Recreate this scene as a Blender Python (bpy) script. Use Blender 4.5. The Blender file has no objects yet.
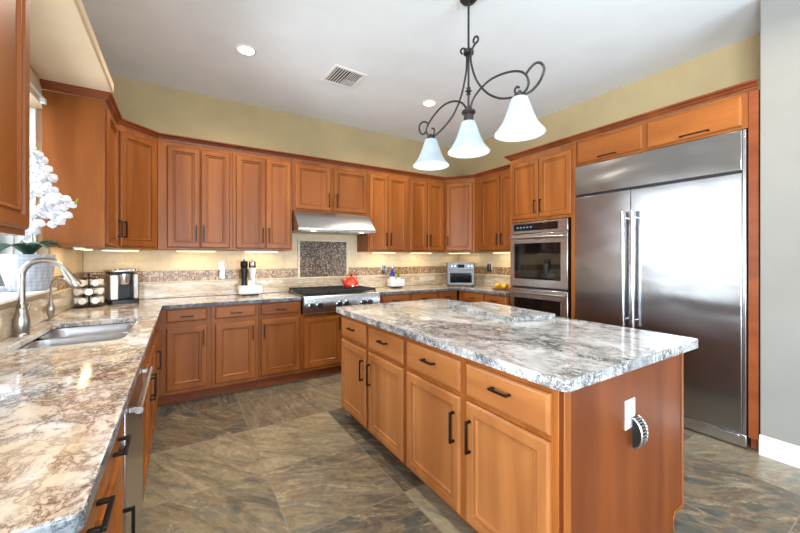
import bpy, bmesh, math, random
from mathutils import Vector, Matrix
random.seed(7)
PI = math.pi
sc = bpy.context.scene
COL = sc.collection

# ------------------------------------------------------------------ camera, world, lights, exposure
cd = bpy.data.cameras.new('camera')
cam = bpy.data.objects.new('camera', cd); COL.objects.link(cam)
cam.location = (0, 0, 1.337)
cam.rotation_euler = (PI/2, 0, -.555)
cd.sensor_width = 36; cd.lens = 15.73
cd.shift_x = .0035; cd.shift_y = -.0115
cd.clip_start = .03
sc.camera = cam

w = bpy.data.worlds.new('daylight'); sc.world = w; w.use_nodes = True
w.node_tree.nodes['Background'].inputs['Color'].default_value = (.93, .97, 1, 1)
w.node_tree.nodes['Background'].inputs['Strength'].default_value = 1.6

sc.view_settings.view_transform = 'Standard'
sc.view_settings.look = 'None'
sc.view_settings.gamma = 1
sc.view_settings.exposure = 0.17

def area(name, loc, direction, sx, sy, power, color=(1, 1, 1), spread=PI):
    l = bpy.data.lights.new(name, 'AREA'); l.shape = 'RECTANGLE'; l.size = sx; l.size_y = sy
    l.energy = power; l.color = color; l.spread = spread
    o = bpy.data.objects.new(name, l); COL.objects.link(o); o.location = loc
    o.rotation_euler = Vector(direction).to_track_quat('-Z', 'Y').to_euler()
    return o
# daylight at the sink window, plus added fill lamps behind the camera
area('sink_window_daylight', (-1.06, 2.55, 1.77), (1, 0, .05), 1.4, 1.2, 66, (.86, .93, 1))
area('rear_fill_lamp', (-.25, -4.75, 1.35), (0, 1, .85), 2.2, 2.3, 225, (.77, .88, 1))  # added fill, tilted up to brighten the ceiling
area('rear_fill_lamp', (2.15, -4.75, 1.35), (0, 1, .85), 2.2, 2.3, 225, (.77, .88, 1))
area('side_fill_lamp', (-3.85, -1.9, 1.2), (1, 0, .18), 2.6, 2.0, 740, (.80, .90, 1))  # added fill from the left, mainly for the island fronts

# ------------------------------------------------------------------ material helpers
class NT:
    def __init__(s, name):
        s.m = bpy.data.materials.new(name); s.m.use_nodes = True
        s.t = s.m.node_tree; s.b = s.t.nodes['Principled BSDF']
    def n(s, typ, **kw):
        nd = s.t.nodes.new(typ)
        for k, v in kw.items():
            if k.startswith('i_'):
                key = k[2:]; key = int(key) if key.isdigit() else key.replace('_', ' ')
                if hasattr(v, 'is_output'): s.t.links.new(v, nd.inputs[key])
                else: nd.inputs[key].default_value = v
            else: setattr(nd, k, v)
        return nd
    def link(s, a, b): s.t.links.new(a, b)
    def math(s, op, a, b=0.0, c=None):
        nd = s.t.nodes.new('ShaderNodeMath'); nd.operation = op
        for i, v in enumerate((a, b) if c is None else (a, b, c)):
            if hasattr(v, 'is_output'): s.link(v, nd.inputs[i])
            else: nd.inputs[i].default_value = v
        return nd.outputs[0]
    def ramp(s, fac, stops, interp='LINEAR'):
        nd = s.t.nodes.new('ShaderNodeValToRGB'); cr = nd.color_ramp; cr.interpolation = interp
        while len(cr.elements) > 1: cr.elements.remove(cr.elements[-1])
        cr.elements[0].position = stops[0][0]; cr.elements[0].color = (*lin(stops[0][1]), 1)
        for p, c in stops[1:]:
            e = cr.elements.new(p); e.color = (*lin(c), 1)
        s.link(fac, nd.inputs[0]); return nd.outputs[0]
    def mix(s, fac, a, b, blend='MIX'):
        nd = s.t.nodes.new('ShaderNodeMix'); nd.data_type = 'RGBA'; nd.blend_type = blend
        for i, v in ((0, fac), (6, a), (7, b)):
            if hasattr(v, 'is_output'): s.link(v, nd.inputs[i])
            elif i == 0: nd.inputs[0].default_value = v
            else: nd.inputs[i].default_value = (*lin(v), 1)
        return nd.outputs[2]
    def obj(s): return s.t.nodes.new('ShaderNodeTexCoord').outputs['Object']
    def mapping(s, v, scale=(1, 1, 1), loc=(0, 0, 0), rot=(0, 0, 0)):
        return s.n('ShaderNodeMapping', i_Vector=v, i_Scale=scale, i_Location=loc, i_Rotation=rot).outputs[0]
    def noise(s, v, scale, detail=4, rough=.55, dist=0):
        return s.n('ShaderNodeTexNoise', i_Vector=v, i_Scale=scale, i_Detail=detail, i_Roughness=rough, i_Distortion=dist).outputs[0]
    def bump(s, h, strength=.2, dist=.002):
        s.link(s.n('ShaderNodeBump', i_Height=h, i_Strength=strength, i_Distance=dist).outputs[0], s.b.inputs['Normal'])
    def set(s, **kw):
        for k, v in kw.items():
            k = k.replace('_', ' ')
            if hasattr(v, 'is_output'): s.link(v, s.b.inputs[k])
            elif k in ('Base Color', 'Emission Color'): s.b.inputs[k].default_value = (*lin(v), 1)
            else: s.b.inputs[k].default_value = v
        return s.m
def lin(c):
    return tuple(((x/255)/12.92 if x/255 <= .04045 else ((x/255+.055)/1.055)**2.4) for x in c)

def plain(name, c, rough=.5, metal=0, var=.06, scale=12, **kw):
    t = NT(name); o = t.obj()
    f = t.noise(o, scale, 3)
    a = tuple(max(0, x*(1-var)) for x in c); b = tuple(min(255, x*(1+var)) for x in c)
    return t.set(Base_Color=t.ramp(f, [(.3, a), (.7, b)]), Roughness=rough, Metallic=metal, **kw)

def wood(name, c, grain='z', rough=.33):
    t = NT(name); o = t.obj()
    rnd = t.n('ShaderNodeObjectInfo').outputs['Random']
    off = t.n('ShaderNodeCombineXYZ', i_X=t.math('MULTIPLY', rnd, 7.3), i_Y=t.math('MULTIPLY', rnd, 3.1), i_Z=t.math('MULTIPLY', rnd, 11.7)).outputs[0]
    p = t.n('ShaderNodeVectorMath', operation='ADD', i_0=o, i_1=off).outputs[0]
    sca = {'z': (9, 9, .9), 'x': (.9, 9, 9)}[grain]
    p = t.mapping(p, sca)
    fine = t.noise(t.mapping(p, (5, 5, 1.4)), 3.2, 5, .6, .3)
    broad = t.noise(p, .55, 3, .5, .8)
    dk = tuple(x*k for x, k in zip(c, (.86, .80, .74))); lt = tuple(min(255, x*k) for x, k in zip(c, (1.08, 1.10, 1.12)))
    col = t.mix(t.ramp(broad, [(.32, (0, 0, 0)), (.68, (255, 255, 255))]), dk, lt)
    col = t.mix(t.math('MULTIPLY', t.ramp(fine, [(.42, (0, 0, 0)), (.72, (255, 255, 255))]), .28), col, tuple(x*.72 for x in c))
    hsv = t.n('ShaderNodeHueSaturation', i_Color=col, i_Value=t.math('MULTIPLY_ADD', rnd, .16, .92))
    t.bump(fine, .05, .001)
    return t.set(Base_Color=hsv.outputs[0], Roughness=rough, Coat_Weight=.03, Coat_Roughness=.3, Specular_IOR_Level=.25)

WC = (143, 82, 35)
M = {}
M['wood'] = wood('cherry_wood', WC, 'z')
M['wood_h'] = wood('cherry_wood_across', WC, 'x')
M['island_wood'] = wood('lit_cherry_wood', (164, 105, 58), 'z')  # cherry made paler: window light and glare on island fronts put into the colour
M['island_wood_h'] = wood('lit_cherry_wood_across', (164, 105, 58), 'x')
M['wood_dark'] = wood('cherry_wood_trim', (126, 64, 32), 'x')
M['wood_panel'] = wood('cherry_panel', (116, 58, 24), 'z', .38)
M['black'] = plain('black_bronze', (30, 26, 24), .38, .6)
M['iron'] = plain('wrought_iron', (62, 60, 60), .42, .7)
M['rubber'] = plain('black_plastic', (22, 22, 23), .4)
M['cast'] = plain('cast_iron_grate', (26, 27, 29), .5, .2)
M['white_plastic'] = plain('white_plastic', (226, 226, 224), .35, 0, .02)
M['white_paint'] = plain('white_trim_paint', (240, 240, 238), .4, 0, .015)
M['ceiling'] = plain('ceiling_paint', (239, 245, 248), .9, 0, .012, 3)
M['wall_tan'] = plain('tan_wall_paint', (180, 159, 118), .85, 0, .03, 2.5)
M['wall_pale'] = plain('pale_wall_paint', (131, 128, 122), .85, 0, .02, 2.5)
M['wall_beige'] = plain('beige_wall_paint', (214, 192, 160), .85, 0, .02, 2.5)
M['ceramic'] = plain('white_ceramic', (236, 238, 240), .25, 0, .02)
M['red'] = plain('red_enamel', (212, 52, 22), .18, 0, .08, 5, Coat_Weight=.6)
M['blue_glass'] = plain('blue_glass', (22, 40, 150), .08, 0, .08, 5, Coat_Weight=.5)
M['yellow'] = plain('yellow_peel', (240, 190, 40), .5, 0, .1, 20)
M['leaf'] = plain('orchid_leaf', (52, 78, 62), .35, 0, .2, 10)
M['plant'] = plain('small_plant_leaf', (128, 140, 40), .5, 0, .25, 40)
M['petal'] = plain('white_petal', (226, 227, 234), .55, 0, .015, 20, Subsurface_Weight=.15)
M['stem'] = plain('orchid_stem', (104, 112, 72), .5, 0, .15, 20)
M['soil'] = plain('potting_bark', (60, 46, 34), .9, 0, .3, 60)
M['dark_glass'] = plain('black_oven_glass', (10, 11, 12), .04, 0, .02, 3, Coat_Weight=.4)
M['chrome'] = plain('chrome', (210, 212, 215), .1, 1, .02)
M['nickel'] = plain('brushed_nickel', (168, 163, 156), .3, 1, .05, 40)
M['toaster'] = plain('satin_toaster_metal', (122, 124, 128), .42, .85, .04, 30)
M['brass'] = plain('aged_gold_foil', (190, 150, 95), .3, 1, .08, 30)
M['pod'] = plain('coffee_pod_white', (236, 228, 214), .35, 0, .06, 60)
M['cream_trim'] = plain('cream_stone_trim', (222, 204, 172), .45, 0, .05, 20)

def steel(name, c=(196, 197, 199), rough=.24, wave=.0, bscale=(1, 60, 1.2)):
    t = NT(name); o = t.obj()
    br = t.noise(t.mapping(o, (3, 3, 240)), 4, 3, .6)
    if wave:
        wv = t.noise(t.mapping(o, (1, .9, 2.2)), 1.6, 1, .4, .4)
        h = t.math('ADD', t.math('MULTIPLY', wv, 1.0), t.math('MULTIPLY', br, .0015))
        t.bump(h, wave, .05)
    rg = t.math('MULTIPLY_ADD', br, .10, rough-.05)
    return t.set(Base_Color=t.ramp(br, [(.3, tuple(x*.97 for x in c)), (.7, c)]), Metallic=1.0, Roughness=rg)
M['steel'] = steel('stainless_steel')
M['steel_door'] = steel('stainless_door', (172, 173, 176), .21, .2)
M['steel_sink'] = steel('stainless_sink', (190, 191, 194), .3)

def emis(name, c, s):
    t = NT(name); return t.set(Base_Color=c, Emission_Color=c, Emission_Strength=s)
M['lamp'] = emis('downlight_lens', (255, 250, 240), 14)
M['strip'] = emis('cabinet_light_lens', (255, 226, 170), 4)
M['bulb'] = emis('bulb_glow', (255, 246, 230), 12)
M['display'] = emis('dim_display', (90, 120, 150), .35)
t = NT('frosted_shade_glass')
n_ = t.noise(t.obj(), 14, 4, .6, .6)
M['shade'] = t.set(Base_Color=(150, 166, 176), Roughness=.35, Subsurface_Weight=.5, Subsurface_Radius=(.01, .01, .01),
                   Emission_Color=t.ramp(n_, [(.3, (206, 226, 238)), (.7, (255, 255, 255))]), Emission_Strength=.22)
t = NT('window_glass')
tr = t.n('ShaderNodeBsdfTransparent', i_Color=(.97, .98, .98, 1)); gl = t.n('ShaderNodeBsdfGlossy', i_Roughness=.02)
fr = t.n('ShaderNodeFresnel', i_IOR=1.45); mx = t.n('ShaderNodeMixShader', i_0=fr.outputs[0], i_1=tr.outputs[0], i_2=gl.outputs[0])
t.link(mx.outputs[0], t.t.nodes['Material Output'].inputs['Surface']); M['glass'] = t.m

def granite(name, base, mid, vein, dark, seed, stretch, rot=0, vscale=8.0, vein_amt=1.0, dark_amt=1.0, vcover=.40, dcover=.5):
    """cloudy ground, a web of thin veins that comes and goes, and clusters of dark mineral flecks"""
    t = NT(name); o = t.mapping(t.obj(), stretch, (seed, seed*.7, seed*1.3), (0, 0, rot))
    wob = t.n('ShaderNodeTexNoise', i_Vector=o, i_Scale=6.0, i_Detail=4).outputs['Color']
    ow = t.n('ShaderNodeVectorMath', operation='MULTIPLY_ADD', i_0=wob, i_1=(.09, .09, .09), i_2=o).outputs[0]
    cloud = t.noise(o, 2.2, 6, .62, 1.0)
    n1 = t.noise(ow, vscale, 9, .74, .25)
    ridge = t.math('ABSOLUTE', t.math('SUBTRACT', n1, .5))
    n2 = t.noise(ow, vscale*2.1, 9, .76, .5)
    ridge2 = t.math('ABSOLUTE', t.math('SUBTRACT', n2, .5))
    fl = t.noise(o, 42, 5, .68)
    col = t.mix(t.ramp(cloud, [(.40, (0, 0, 0)), (.62, (255, 255, 255))]), base, mid)
    v = t.ramp(ridge, [(0, (255, 255, 255)), (.03, (150, 150, 150)), (.085, (0, 0, 0))])
    mk = t.noise(o, 1.5, 4, .6, .8)
    msk = t.ramp(mk, [(vcover-.08, (20, 20, 20)), (vcover+.12, (255, 255, 255))])
    col = t.mix(t.math('MULTIPLY', t.math('MULTIPLY', v, msk), vein_amt), col, vein)
    v2 = t.ramp(ridge2, [(0, (255, 255, 255)), (.03, (190, 190, 190)), (.07, (0, 0, 0))])
    m2 = t.ramp(t.noise(o, 3.1, 5, .62, 1), [(dcover-.05, (0, 0, 0)), (dcover+.09, (255, 255, 255))])
    col = t.mix(t.math('MULTIPLY', t.math('MULTIPLY', v2, m2), dark_amt), col, dark)
    f2 = t.ramp(fl, [(.56, (0, 0, 0)), (.64, (255, 255, 255))])
    col = t.mix(t.math('MULTIPLY', t.math('MULTIPLY', f2, m2), .8*dark_amt), col, dark)
    return t.set(Base_Color=col, Roughness=t.math('MULTIPLY_ADD', cloud, .06, .07), Specular_IOR_Level=.55)
M['granite'] = granite('cream_granite', (228, 227, 226), (212, 190, 160), (104, 62, 38), (58, 44, 38), 3.0, (1.25, 1.0, 1.6), .6, 9.5, .95, .9, .42, .52)
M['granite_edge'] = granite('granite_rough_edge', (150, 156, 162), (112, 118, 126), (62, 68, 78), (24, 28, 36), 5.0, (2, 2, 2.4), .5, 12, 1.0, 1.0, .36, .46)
M['granite_island'] = granite('grey_white_granite', (196, 197, 198), (150, 150, 150), (84, 80, 78), (26, 25, 26), 8.0, (1.25, .85, 1.5), .5, 6.5, .9, 1.0, .46, .505)
M['granite_island_edge'] = granite('island_edge_granite', (214, 214, 213), (150, 150, 152), (74, 72, 74), (22, 22, 24), 2.0, (1.7, 1.7, 1.7), .2, 11, .95, 1.0, .44, .47)
M['granite_splash'] = granite('splash_granite', (230, 216, 194), (208, 188, 158), (138, 102, 72), (84, 64, 50), 4.0, (.8, .8, 4.2), 0, 6.5, .7, .5, .42, .54)

def tiles(name, size, c1, c2, c3, grout, gw, rough, jit=True, brick=False, axis='xz'):
    t = NT(name); o = t.obj()
    s = t.n('ShaderNodeSeparateXYZ', i_0=o).outputs
    a = t.math('ADD', s[0], s[1]) if axis == 'xz' else s[0]; b = s[2] if axis == 'xz' else s[1]
    bb = t.math('DIVIDE', b, size[1]); row = t.math('FLOOR', bb)
    aa = t.math('DIVIDE', a, size[0])
    if brick: aa = t.math('ADD', aa, t.math('MULTIPLY', t.math('MODULO', t.math('ABSOLUTE', row), 2.0), .5))
    ci = t.math('FLOOR', aa)
    idv = t.n('ShaderNodeCombineXYZ', i_X=ci, i_Y=row).outputs[0]
    r = t.n('ShaderNodeTexWhiteNoise', noise_dimensions='3D', i_Vector=idv).outputs['Value']
    fa = t.math('FRACT', aa); fb = t.math('FRACT', bb)
    ea = t.math('MULTIPLY', t.math('MINIMUM', fa, t.math('SUBTRACT', 1.0, fa)), size[0])
    eb = t.math('MULTIPLY', t.math('MINIMUM', fb, t.math('SUBTRACT', 1.0, fb)), size[1])
    g = t.math('LESS_THAN', t.math('MINIMUM', ea, eb), gw)
    col = t.ramp(r, [(0, c1), (.5, c2), (1, c3)])
    nz = t.noise(o, 14, 5, .6, .4)
    col = t.mix(t.math('MULTIPLY', t.ramp(nz, [(.4, (0, 0, 0)), (.75, (255, 255, 255))]), .3), col, tuple(x*.82 for x in c2))
    col = t.mix(g, col, grout)
    t.bump(t.math('SUBTRACT', 1.0, g), .3, .002)
    return t.set(Base_Color=col, Roughness=rough)
M['travertine'] = tiles('travertine_tile', (.152, .076), (226, 206, 170), (218, 197, 158), (232, 214, 182), (200, 182, 150), .0014, .45, brick=True)
M['mosaic'] = tiles('brown_mosaic', (.0165, .0165), (70, 44, 30), (138, 98, 66), (214, 186, 146), (176, 156, 128), .0011, .25)
M['mosaic_fine'] = tiles('dark_mosaic', (.0135, .0135), (36, 24, 18), (88, 64, 48), (178, 154, 124), (84, 70, 58), .0007, .2)

def floor_mat():
    t = NT('slate_floor_tile'); o = t.obj()
    s = t.n('ShaderNodeSeparateXYZ', i_0=o).outputs
    a = t.math('DIVIDE', t.math('SUBTRACT', s[0], .453), .628); b = t.math('DIVIDE', t.math('SUBTRACT', s[1], 2.285), .615)
    ia = t.math('FLOOR', a); ib = t.math('FLOOR', b)
    idv = t.n('ShaderNodeCombineXYZ', i_X=ia, i_Y=ib, i_Z=39153.0).outputs[0]
    wn = t.n('ShaderNodeTexWhiteNoise', noise_dimensions='3D', i_Vector=idv).outputs
    r = wn['Value']; rc = t.n('ShaderNodeSeparateColor', i_0=wn['Color']).outputs
    off = t.n('ShaderNodeVectorMath', operation='SCALE', i_0=wn['Color'], i_Scale=23.0).outputs[0]
    p = t.n('ShaderNodeVectorMath', operation='ADD', i_0=o, i_1=off).outputs[0]
    ang = t.math('MULTIPLY_ADD', r, 1.1, .45)
    vr = t.n('ShaderNodeVectorRotate', rotation_type='Z_AXIS', i_Vector=p, i_Angle=ang).outputs[0]
    big = t.noise(t.mapping(vr, (1.0, 2.6, 1)), 1.9, 6, .62, 1.6)
    st = t.noise(t.mapping(vr, (1.0, 4.2, 1)), 2.0, 9, .70, 1.8)
    fine = t.noise(p, 24, 7, .72, .6)
    col = t.ramp(big, [(.32, (50, 56, 58)), (.42, (78, 80, 76)), (.49, (122, 106, 82)), (.54, (94, 74, 58)), (.60, (84, 86, 84)), (.68, (136, 120, 94)), (.78, (92, 88, 80))])
    dks = t.ramp(st, [(.33, (255, 255, 255)), (.44, (0, 0, 0))])
    col = t.mix(t.math('MULTIPLY', dks, .7), col, (44, 50, 53))
    tan = t.ramp(st, [(.35, (132, 122, 102)), (.50, (180, 164, 132)), (.62, (194, 178, 146)), (.74, (142, 122, 94))])
    col = t.mix(t.ramp(rc[1], [(.38, (25, 25, 25)), (.74, (205, 205, 205))]), col, tan)
    stk = t.ramp(st, [(.585, (0, 0, 0)), (.61, (255, 255, 255)), (.63, (150, 150, 150)), (.68, (0, 0, 0))])
    col = t.mix(t.math('MULTIPLY', stk, .5), col, (196, 180, 148))
    col = t.mix(t.math('MULTIPLY', t.ramp(fine, [(.42, (0, 0, 0)), (.72, (255, 255, 255))]), .38), col, (72, 66, 58))
    hv = t.n('ShaderNodeHueSaturation', i_Color=col, i_Value=t.math('MULTIPLY_ADD', rc[2], .14, .92)).outputs[0]
    fa = t.math('FRACT', a); fb = t.math('FRACT', b)
    e = t.math('MINIMUM', t.math('MINIMUM', fa, t.math('SUBTRACT', 1.0, fa)), t.math('MINIMUM', fb, t.math('SUBTRACT', 1.0, fb)))
    g = t.math('LESS_THAN', e, .0045)
    col = t.mix(g, hv, (128, 120, 106))
    t.bump(t.math('ADD', t.math('MULTIPLY', st, .6), t.math('MULTIPLY', t.math('SUBTRACT', 1.0, g), .8)), .25, .003)
    return t.set(Base_Color=col, Roughness=t.math('MULTIPLY_ADD', fine, .2, .24))
M['floor'] = floor_mat()

# hexagon relief of the orchid pot
t = NT('faceted_pot_ceramic'); o_ = t.obj()
v_ = t.n('ShaderNodeTexVoronoi', i_Vector=t.mapping(o_, (1, 1, 1)), i_Scale=44.0, i_Randomness=.12)
M['pot'] = t.set(Base_Color=t.ramp(v_.outputs['Distance'], [(.1, (186, 192, 202)), (.75, (140, 148, 160))]), Roughness=.4)
t.bump(v_.outputs['Distance'], .5, .006)

# ------------------------------------------------------------------ mesh helpers
def box(bm, x0, x1, y0, y1, z0, z1):
    v = [bm.verts.new((x, y, z)) for z in (z0, z1) for y in (y0, y1) for x in (x0, x1)]
    for f in ((0, 2, 3, 1), (4, 5, 7, 6), (0, 1, 5, 4), (2, 6, 7, 3), (0, 4, 6, 2), (1, 3, 7, 5)):
        bm.faces.new([v[i] for i in f])
    return v
def tube(bm, pts, r, n=10, closed=False, flat=None):
    pts = [Vector(p) for p in pts]; rs = r if isinstance(r, (list, tuple)) else [r]*len(pts)
    rings = []; up = None
    for i, p in enumerate(pts):
        a = pts[max(0, i-1)]; b = pts[min(len(pts)-1, i+1)]
        d = (b-a).normalized()
        if up is None:
            up = Vector((0, 0, 1)) if abs(d.z) < .9 else Vector((1, 0, 0))
        x = (up - d*up.dot(d)).normalized(); y = d.cross(x); up = x
        fx, fy = flat or (1, 1)
        rings.append([bm.verts.new(p + x*math.cos(2*PI*k/n)*rs[i]*fx + y*math.sin(2*PI*k/n)*rs[i]*fy) for k in range(n)])
    for a, b in zip(rings, rings[1:]):
        for k in range(n): bm.faces.new((a[k], a[(k+1) % n], b[(k+1) % n], b[k]))
    bm.faces.new(rings[0][::-1]); bm.faces.new(rings[-1])
def lathe(bm, prof, c=(0, 0, 0), n=24, cap=True, axis='z', fn=None):
    c = Vector(c); rings = []
    for r, h in prof:
        ring = []
        for k in range(n):
            a = 2*PI*k/n; q = r*(fn(a, h) if fn else 1)
            u, v = q*math.cos(a), q*math.sin(a)
            ring.append(bm.verts.new(c + Vector({'z': (u, v, h), 'x': (h, u, v), 'y': (u, h, v)}[axis])))
        rings.append(ring)
    for a, b in zip(rings, rings[1:]):
        for k in range(n): bm.faces.new((a[k], a[(k+1) % n], b[(k+1) % n], b[k]))
    if cap:
        bm.faces.new(rings[0][::-1]); bm.faces.new(rings[-1])
def prism(bm, outline, z0, z1, holes=()):
    loops = []
    for L in (outline, *holes):
        vs = [bm.verts.new((x, y, z0)) for x, y in L]
        loops.append([bm.edges.new((vs[i], vs[(i+1) % len(vs)])) for i in range(len(vs))])
    r = bmesh.ops.triangle_fill(bm, edges=[e for l in loops for e in l], use_beauty=True, use_dissolve=False)
    fs = [g for g in r['geom'] if isinstance(g, bmesh.types.BMFace)]
    ex = bmesh.ops.extrude_face_region(bm, geom=fs)
    for g in ex['geom']:
        if isinstance(g, bmesh.types.BMVert): g.co.z = z1
def frontpanel(bm, x0, x1, z0, z1, prof, y=0):
    loops = []
    for d, h in prof:
        loops.append([bm.verts.new(p) for p in ((x0+d, y-h, z0+d), (x1-d, y-h, z0+d), (x1-d, y-h, z1-d), (x0+d, y-h, z1-d))])
    for a, b in zip(loops, loops[1:]):
        for k in range(4): bm.faces.new((a[k], a[(k+1) % 4], b[(k+1) % 4], b[k]))
    bm.faces.new(loops[0][::-1]); bm.faces.new(loops[-1])
def xf(bm, mat, verts=None): bmesh.ops.transform(bm, matrix=mat, verts=verts or bm.verts)

def obj(name, bm, mat, parent=None, bevel=0, smooth=True, seg=2, angle=35):
    bmesh.ops.recalc_face_normals(bm, faces=bm.faces)
    me = bpy.data.meshes.new(name); bm.to_mesh(me); bm.free()
    mats = mat if isinstance(mat, (list, tuple)) else [mat]
    for m_ in mats: me.materials.append(M[m_] if isinstance(m_, str) else m_)
    if smooth:
        for p in me.polygons: p.use_smooth = True
        me.set_sharp_from_angle(angle=math.radians(angle))
    o = bpy.data.objects.new(name, me); COL.objects.link(o); o.parent = parent
    if bevel:
        b = o.modifiers.new('bevel', 'BEVEL'); b.width = bevel; b.segments = seg; b.limit_method = 'ANGLE'; b.angle_limit = math.radians(40)
        b.harden_normals = False
    return o
def tag(o, label=None, cat=None, group=None, kind=None):
    for k, v in (('label', label), ('category', cat), ('group', group), ('kind', kind)):
        if v: o[k] = v
    return o
def thing(name, label, cat, loc=(0, 0, 0), rz=0, group=None):
    o = bpy.data.objects.new(name, None); COL.objects.link(o); o.empty_display_size = .05
    o.location = loc; o.rotation_euler = (0, 0, rz)
    return tag(o, label, cat, group)
def B(): return bmesh.new()
def bx(name, mat, parent, *b, bevel=0, **kw):
    bm = B(); box(bm, *b); return obj(name, bm, mat, parent, bevel, **kw)
def struct(o): o['kind'] = 'structure'; return o

# ------------------------------------------------------------------ setting
XW, YW, XR, ZC, XS = -.792, 4.362, 3.90, 3.11, 3.35
bm = B(); box(bm, -4.0, 4.3, -4.9, 4.6, -.1, 0); struct(obj('floor', bm, 'floor'))
bm = B(); box(bm, -4.0, 4.3, -4.9, 4.6, ZC, ZC+.1); struct(obj('ceiling', bm, 'ceiling'))
bm = B(); box(bm, -1.1, 4.3, YW, YW+.15, 0, ZC); struct(obj('wall_back', bm, 'wall_tan'))
# left wall with the window over the sink
WY0, WY1, WZ0, WZ1 = 1.80, 3.37, 1.105, 2.36
bm = B()
box(bm, XW-.22, XW, .2, WY0, 0, ZC); box(bm, XW-.22, XW, WY1, YW, 0, ZC)
box(bm, XW-.22, XW, WY0, WY1, 0, WZ0); box(bm, XW-.22, XW, WY0, WY1, WZ1, ZC)
struct(obj('wall_left', bm, 'wall_beige'))
bm = B(); box(bm, XR, XR+.15, .72, YW, 0, ZC); struct(obj('wall_right', bm, 'wall_tan'))
bm = B(); box(bm, XS, XR+.15, -4.75, .72, 0, ZC); struct(obj('wall_front_right', bm, 'wall_pale', bevel=.004))
# unseen rooms behind the camera, rear windows placed for the fill lamps
def wall_holes(name, axis, at, th, lo, hi, holes, mat):
    bm = B()
    def seg(a0, a1, z0, z1):
        if axis == 'y': box(bm, a0, a1, at, at+th, z0, z1)
        else: box(bm, at, at+th, a0, a1, z0, z1)
    c = lo
    for a0, a1, z0, z1 in holes:
        seg(c, a0, 0, ZC); seg(a0, a1, z1, ZC)
        if z0 > 0: seg(a0, a1, 0, z0)
        c = a1
    seg(c, hi, 0, ZC)
    return struct(obj(name, bm, mat))
wall_holes('wall_rear', 'y', -4.75, .15, -3.85, XS, [(-1.35, .85, .2, 2.5), (1.05, 3.25, .2, 2.5)], 'wall_pale')
wall_holes('wall_lounge', 'x', -3.85, .15, -4.6, .2, [(-3.2, -.6, .2, 2.5)], 'wall_pale')
bm = B(); box(bm, -3.85, XW-.22, .2, .35, 0, ZC); struct(obj('wall_side', bm, 'wall_pale'))
def window(name, axis, at, a0, a1, z0, z1, th=.05, mull=1):
    e = bpy.data.objects.new(name, None); COL.objects.link(e); e['kind'] = 'structure'
    bm = B(); f = .045
    def seg(p0, p1, q0, q1, t=th):
        if axis == 'y': box(bm, p0, p1, at, at+t, q0, q1)
        else: box(bm, at, at+t, p0, p1, q0, q1)
    seg(a0, a1, z0, z0+f); seg(a0, a1, z1-f, z1); seg(a0, a0+f, z0+f, z1-f); seg(a1-f, a1, z0+f, z1-f)
    for k in range(mull):
        c = a0+(a1-a0)*(k+1)/(mull+1); seg(c-f/2, c+f/2, z0+f, z1-f)
    obj('window_frame', bm, 'white_paint', e, .004)
    bm = B()
    if axis == 'y': box(bm, a0+f, a1-f, at+th*.4, at+th*.6, z0+f, z1-f)
    else: box(bm, at+th*.4, at+th*.6, a0+f, a1-f, z0+f, z1-f)
    obj('pane', bm, 'glass', e, smooth=False)
    return e
w1 = window('window_1', 'x', XW-.205, WY0, WY1, WZ0, WZ1)
bm = B(); box(bm, XW-.155, XW+.05, WY0+.002, WY1-.002, WZ0, WZ0+.018); obj('window_sill', bm, 'white_paint', w1, .004)
bm = B(); box(bm, XW-.153, XW-.05, WY1-.034, WY1-.002, WZ0+.019, WZ1-.002); obj('window_glow_strip', bm, 'white_paint', w1, .003)  # added white strip standing in for the bright glow of the glass
window('window_2', 'y', -4.7, -1.35, .85, .2, 2.5)
window('window_3', 'y', -4.7, 1.05, 3.25, .2, 2.5)
window('window_4', 'x', -3.82, -3.2, -.6, .2, 2.5)
# dropped ledge over the sink wall
bm = B(); box(bm, XW, -.405, .22, 3.205, 2.512, 2.585); struct(obj('trim_1', bm, 'wall_beige', bevel=.012))
# baseboard
bm = B(); b_ = [(0, 0), (-.016, 0), (-.016, .095), (-.011, .108), (-.011, .118), (-.004, .132), (0, .132)]
for y in (-4.5, .735):
    pass
v0 = [bm.verts.new((XS+x, -4.55, z)) for x, z in b_]; v1 = [bm.verts.new((XS+x, .722, z)) for x, z in b_]
for k in range(len(b_)): bm.faces.new((v0[k], v0[(k+1) % 7], v1[(k+1) % 7], v1[k]))
bm.faces.new(v0); bm.faces.new(v1[::-1])
struct(obj('baseboard_right', bm, 'white_paint'))
# roller blind cassette at the head of the window
bl = thing('roller_blind', 'slim white roller blind headrail across the top of the sink window', 'blind', (XW, 2.5, 2.40))
bx('headrail', 'white_paint', bl, .001, .018, -.68, .735, -.007, .007, bevel=.003)
bx('bracket', 'white_paint', bl, .001, .03, .70, .735, -.04, -.0075, bevel=.004)

# ------------------------------------------------------------------ cabinets
DOOR = [(0, .0008), (0, .011), (.004, .0165), (.010, .0205), (.047, .0205), (.049, .0105), (.057, .0105), (.059, .0150), (.064, .0150), (.072, .0065), (.084, .0060)]
DRAWER = [(0, .0008), (0, .010), (.005, .0165), (.013, .0195)]
def scaled(prof, x0, x1, z0, z1):
    m = min(x1-x0, z1-z0); k = min(1, m*.30/.084)
    return [(d*k, h) for d, h in prof]
def handle_mesh(x, z, orient, L):
    bm = B()
    if orient == 'v':
        box(bm, x-.005, x+.005, -.052, -.042, z-L/2, z+L/2)
        for s in (-1, 1): box(bm, x-.0045, x+.0045, -.0425, -.0205, z+s*(L/2-.006)-.006, z+s*(L/2-.006)+.006)
    else:
        box(bm, x-L/2, x+L/2, -.052, -.042, z-.005, z+.005)
        for s in (-1, 1): box(bm, x+s*(L/2-.006)-.006, x+s*(L/2-.006)+.006, -.0425, -.0205, z-.0045, z+.0045)
    return bm
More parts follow.
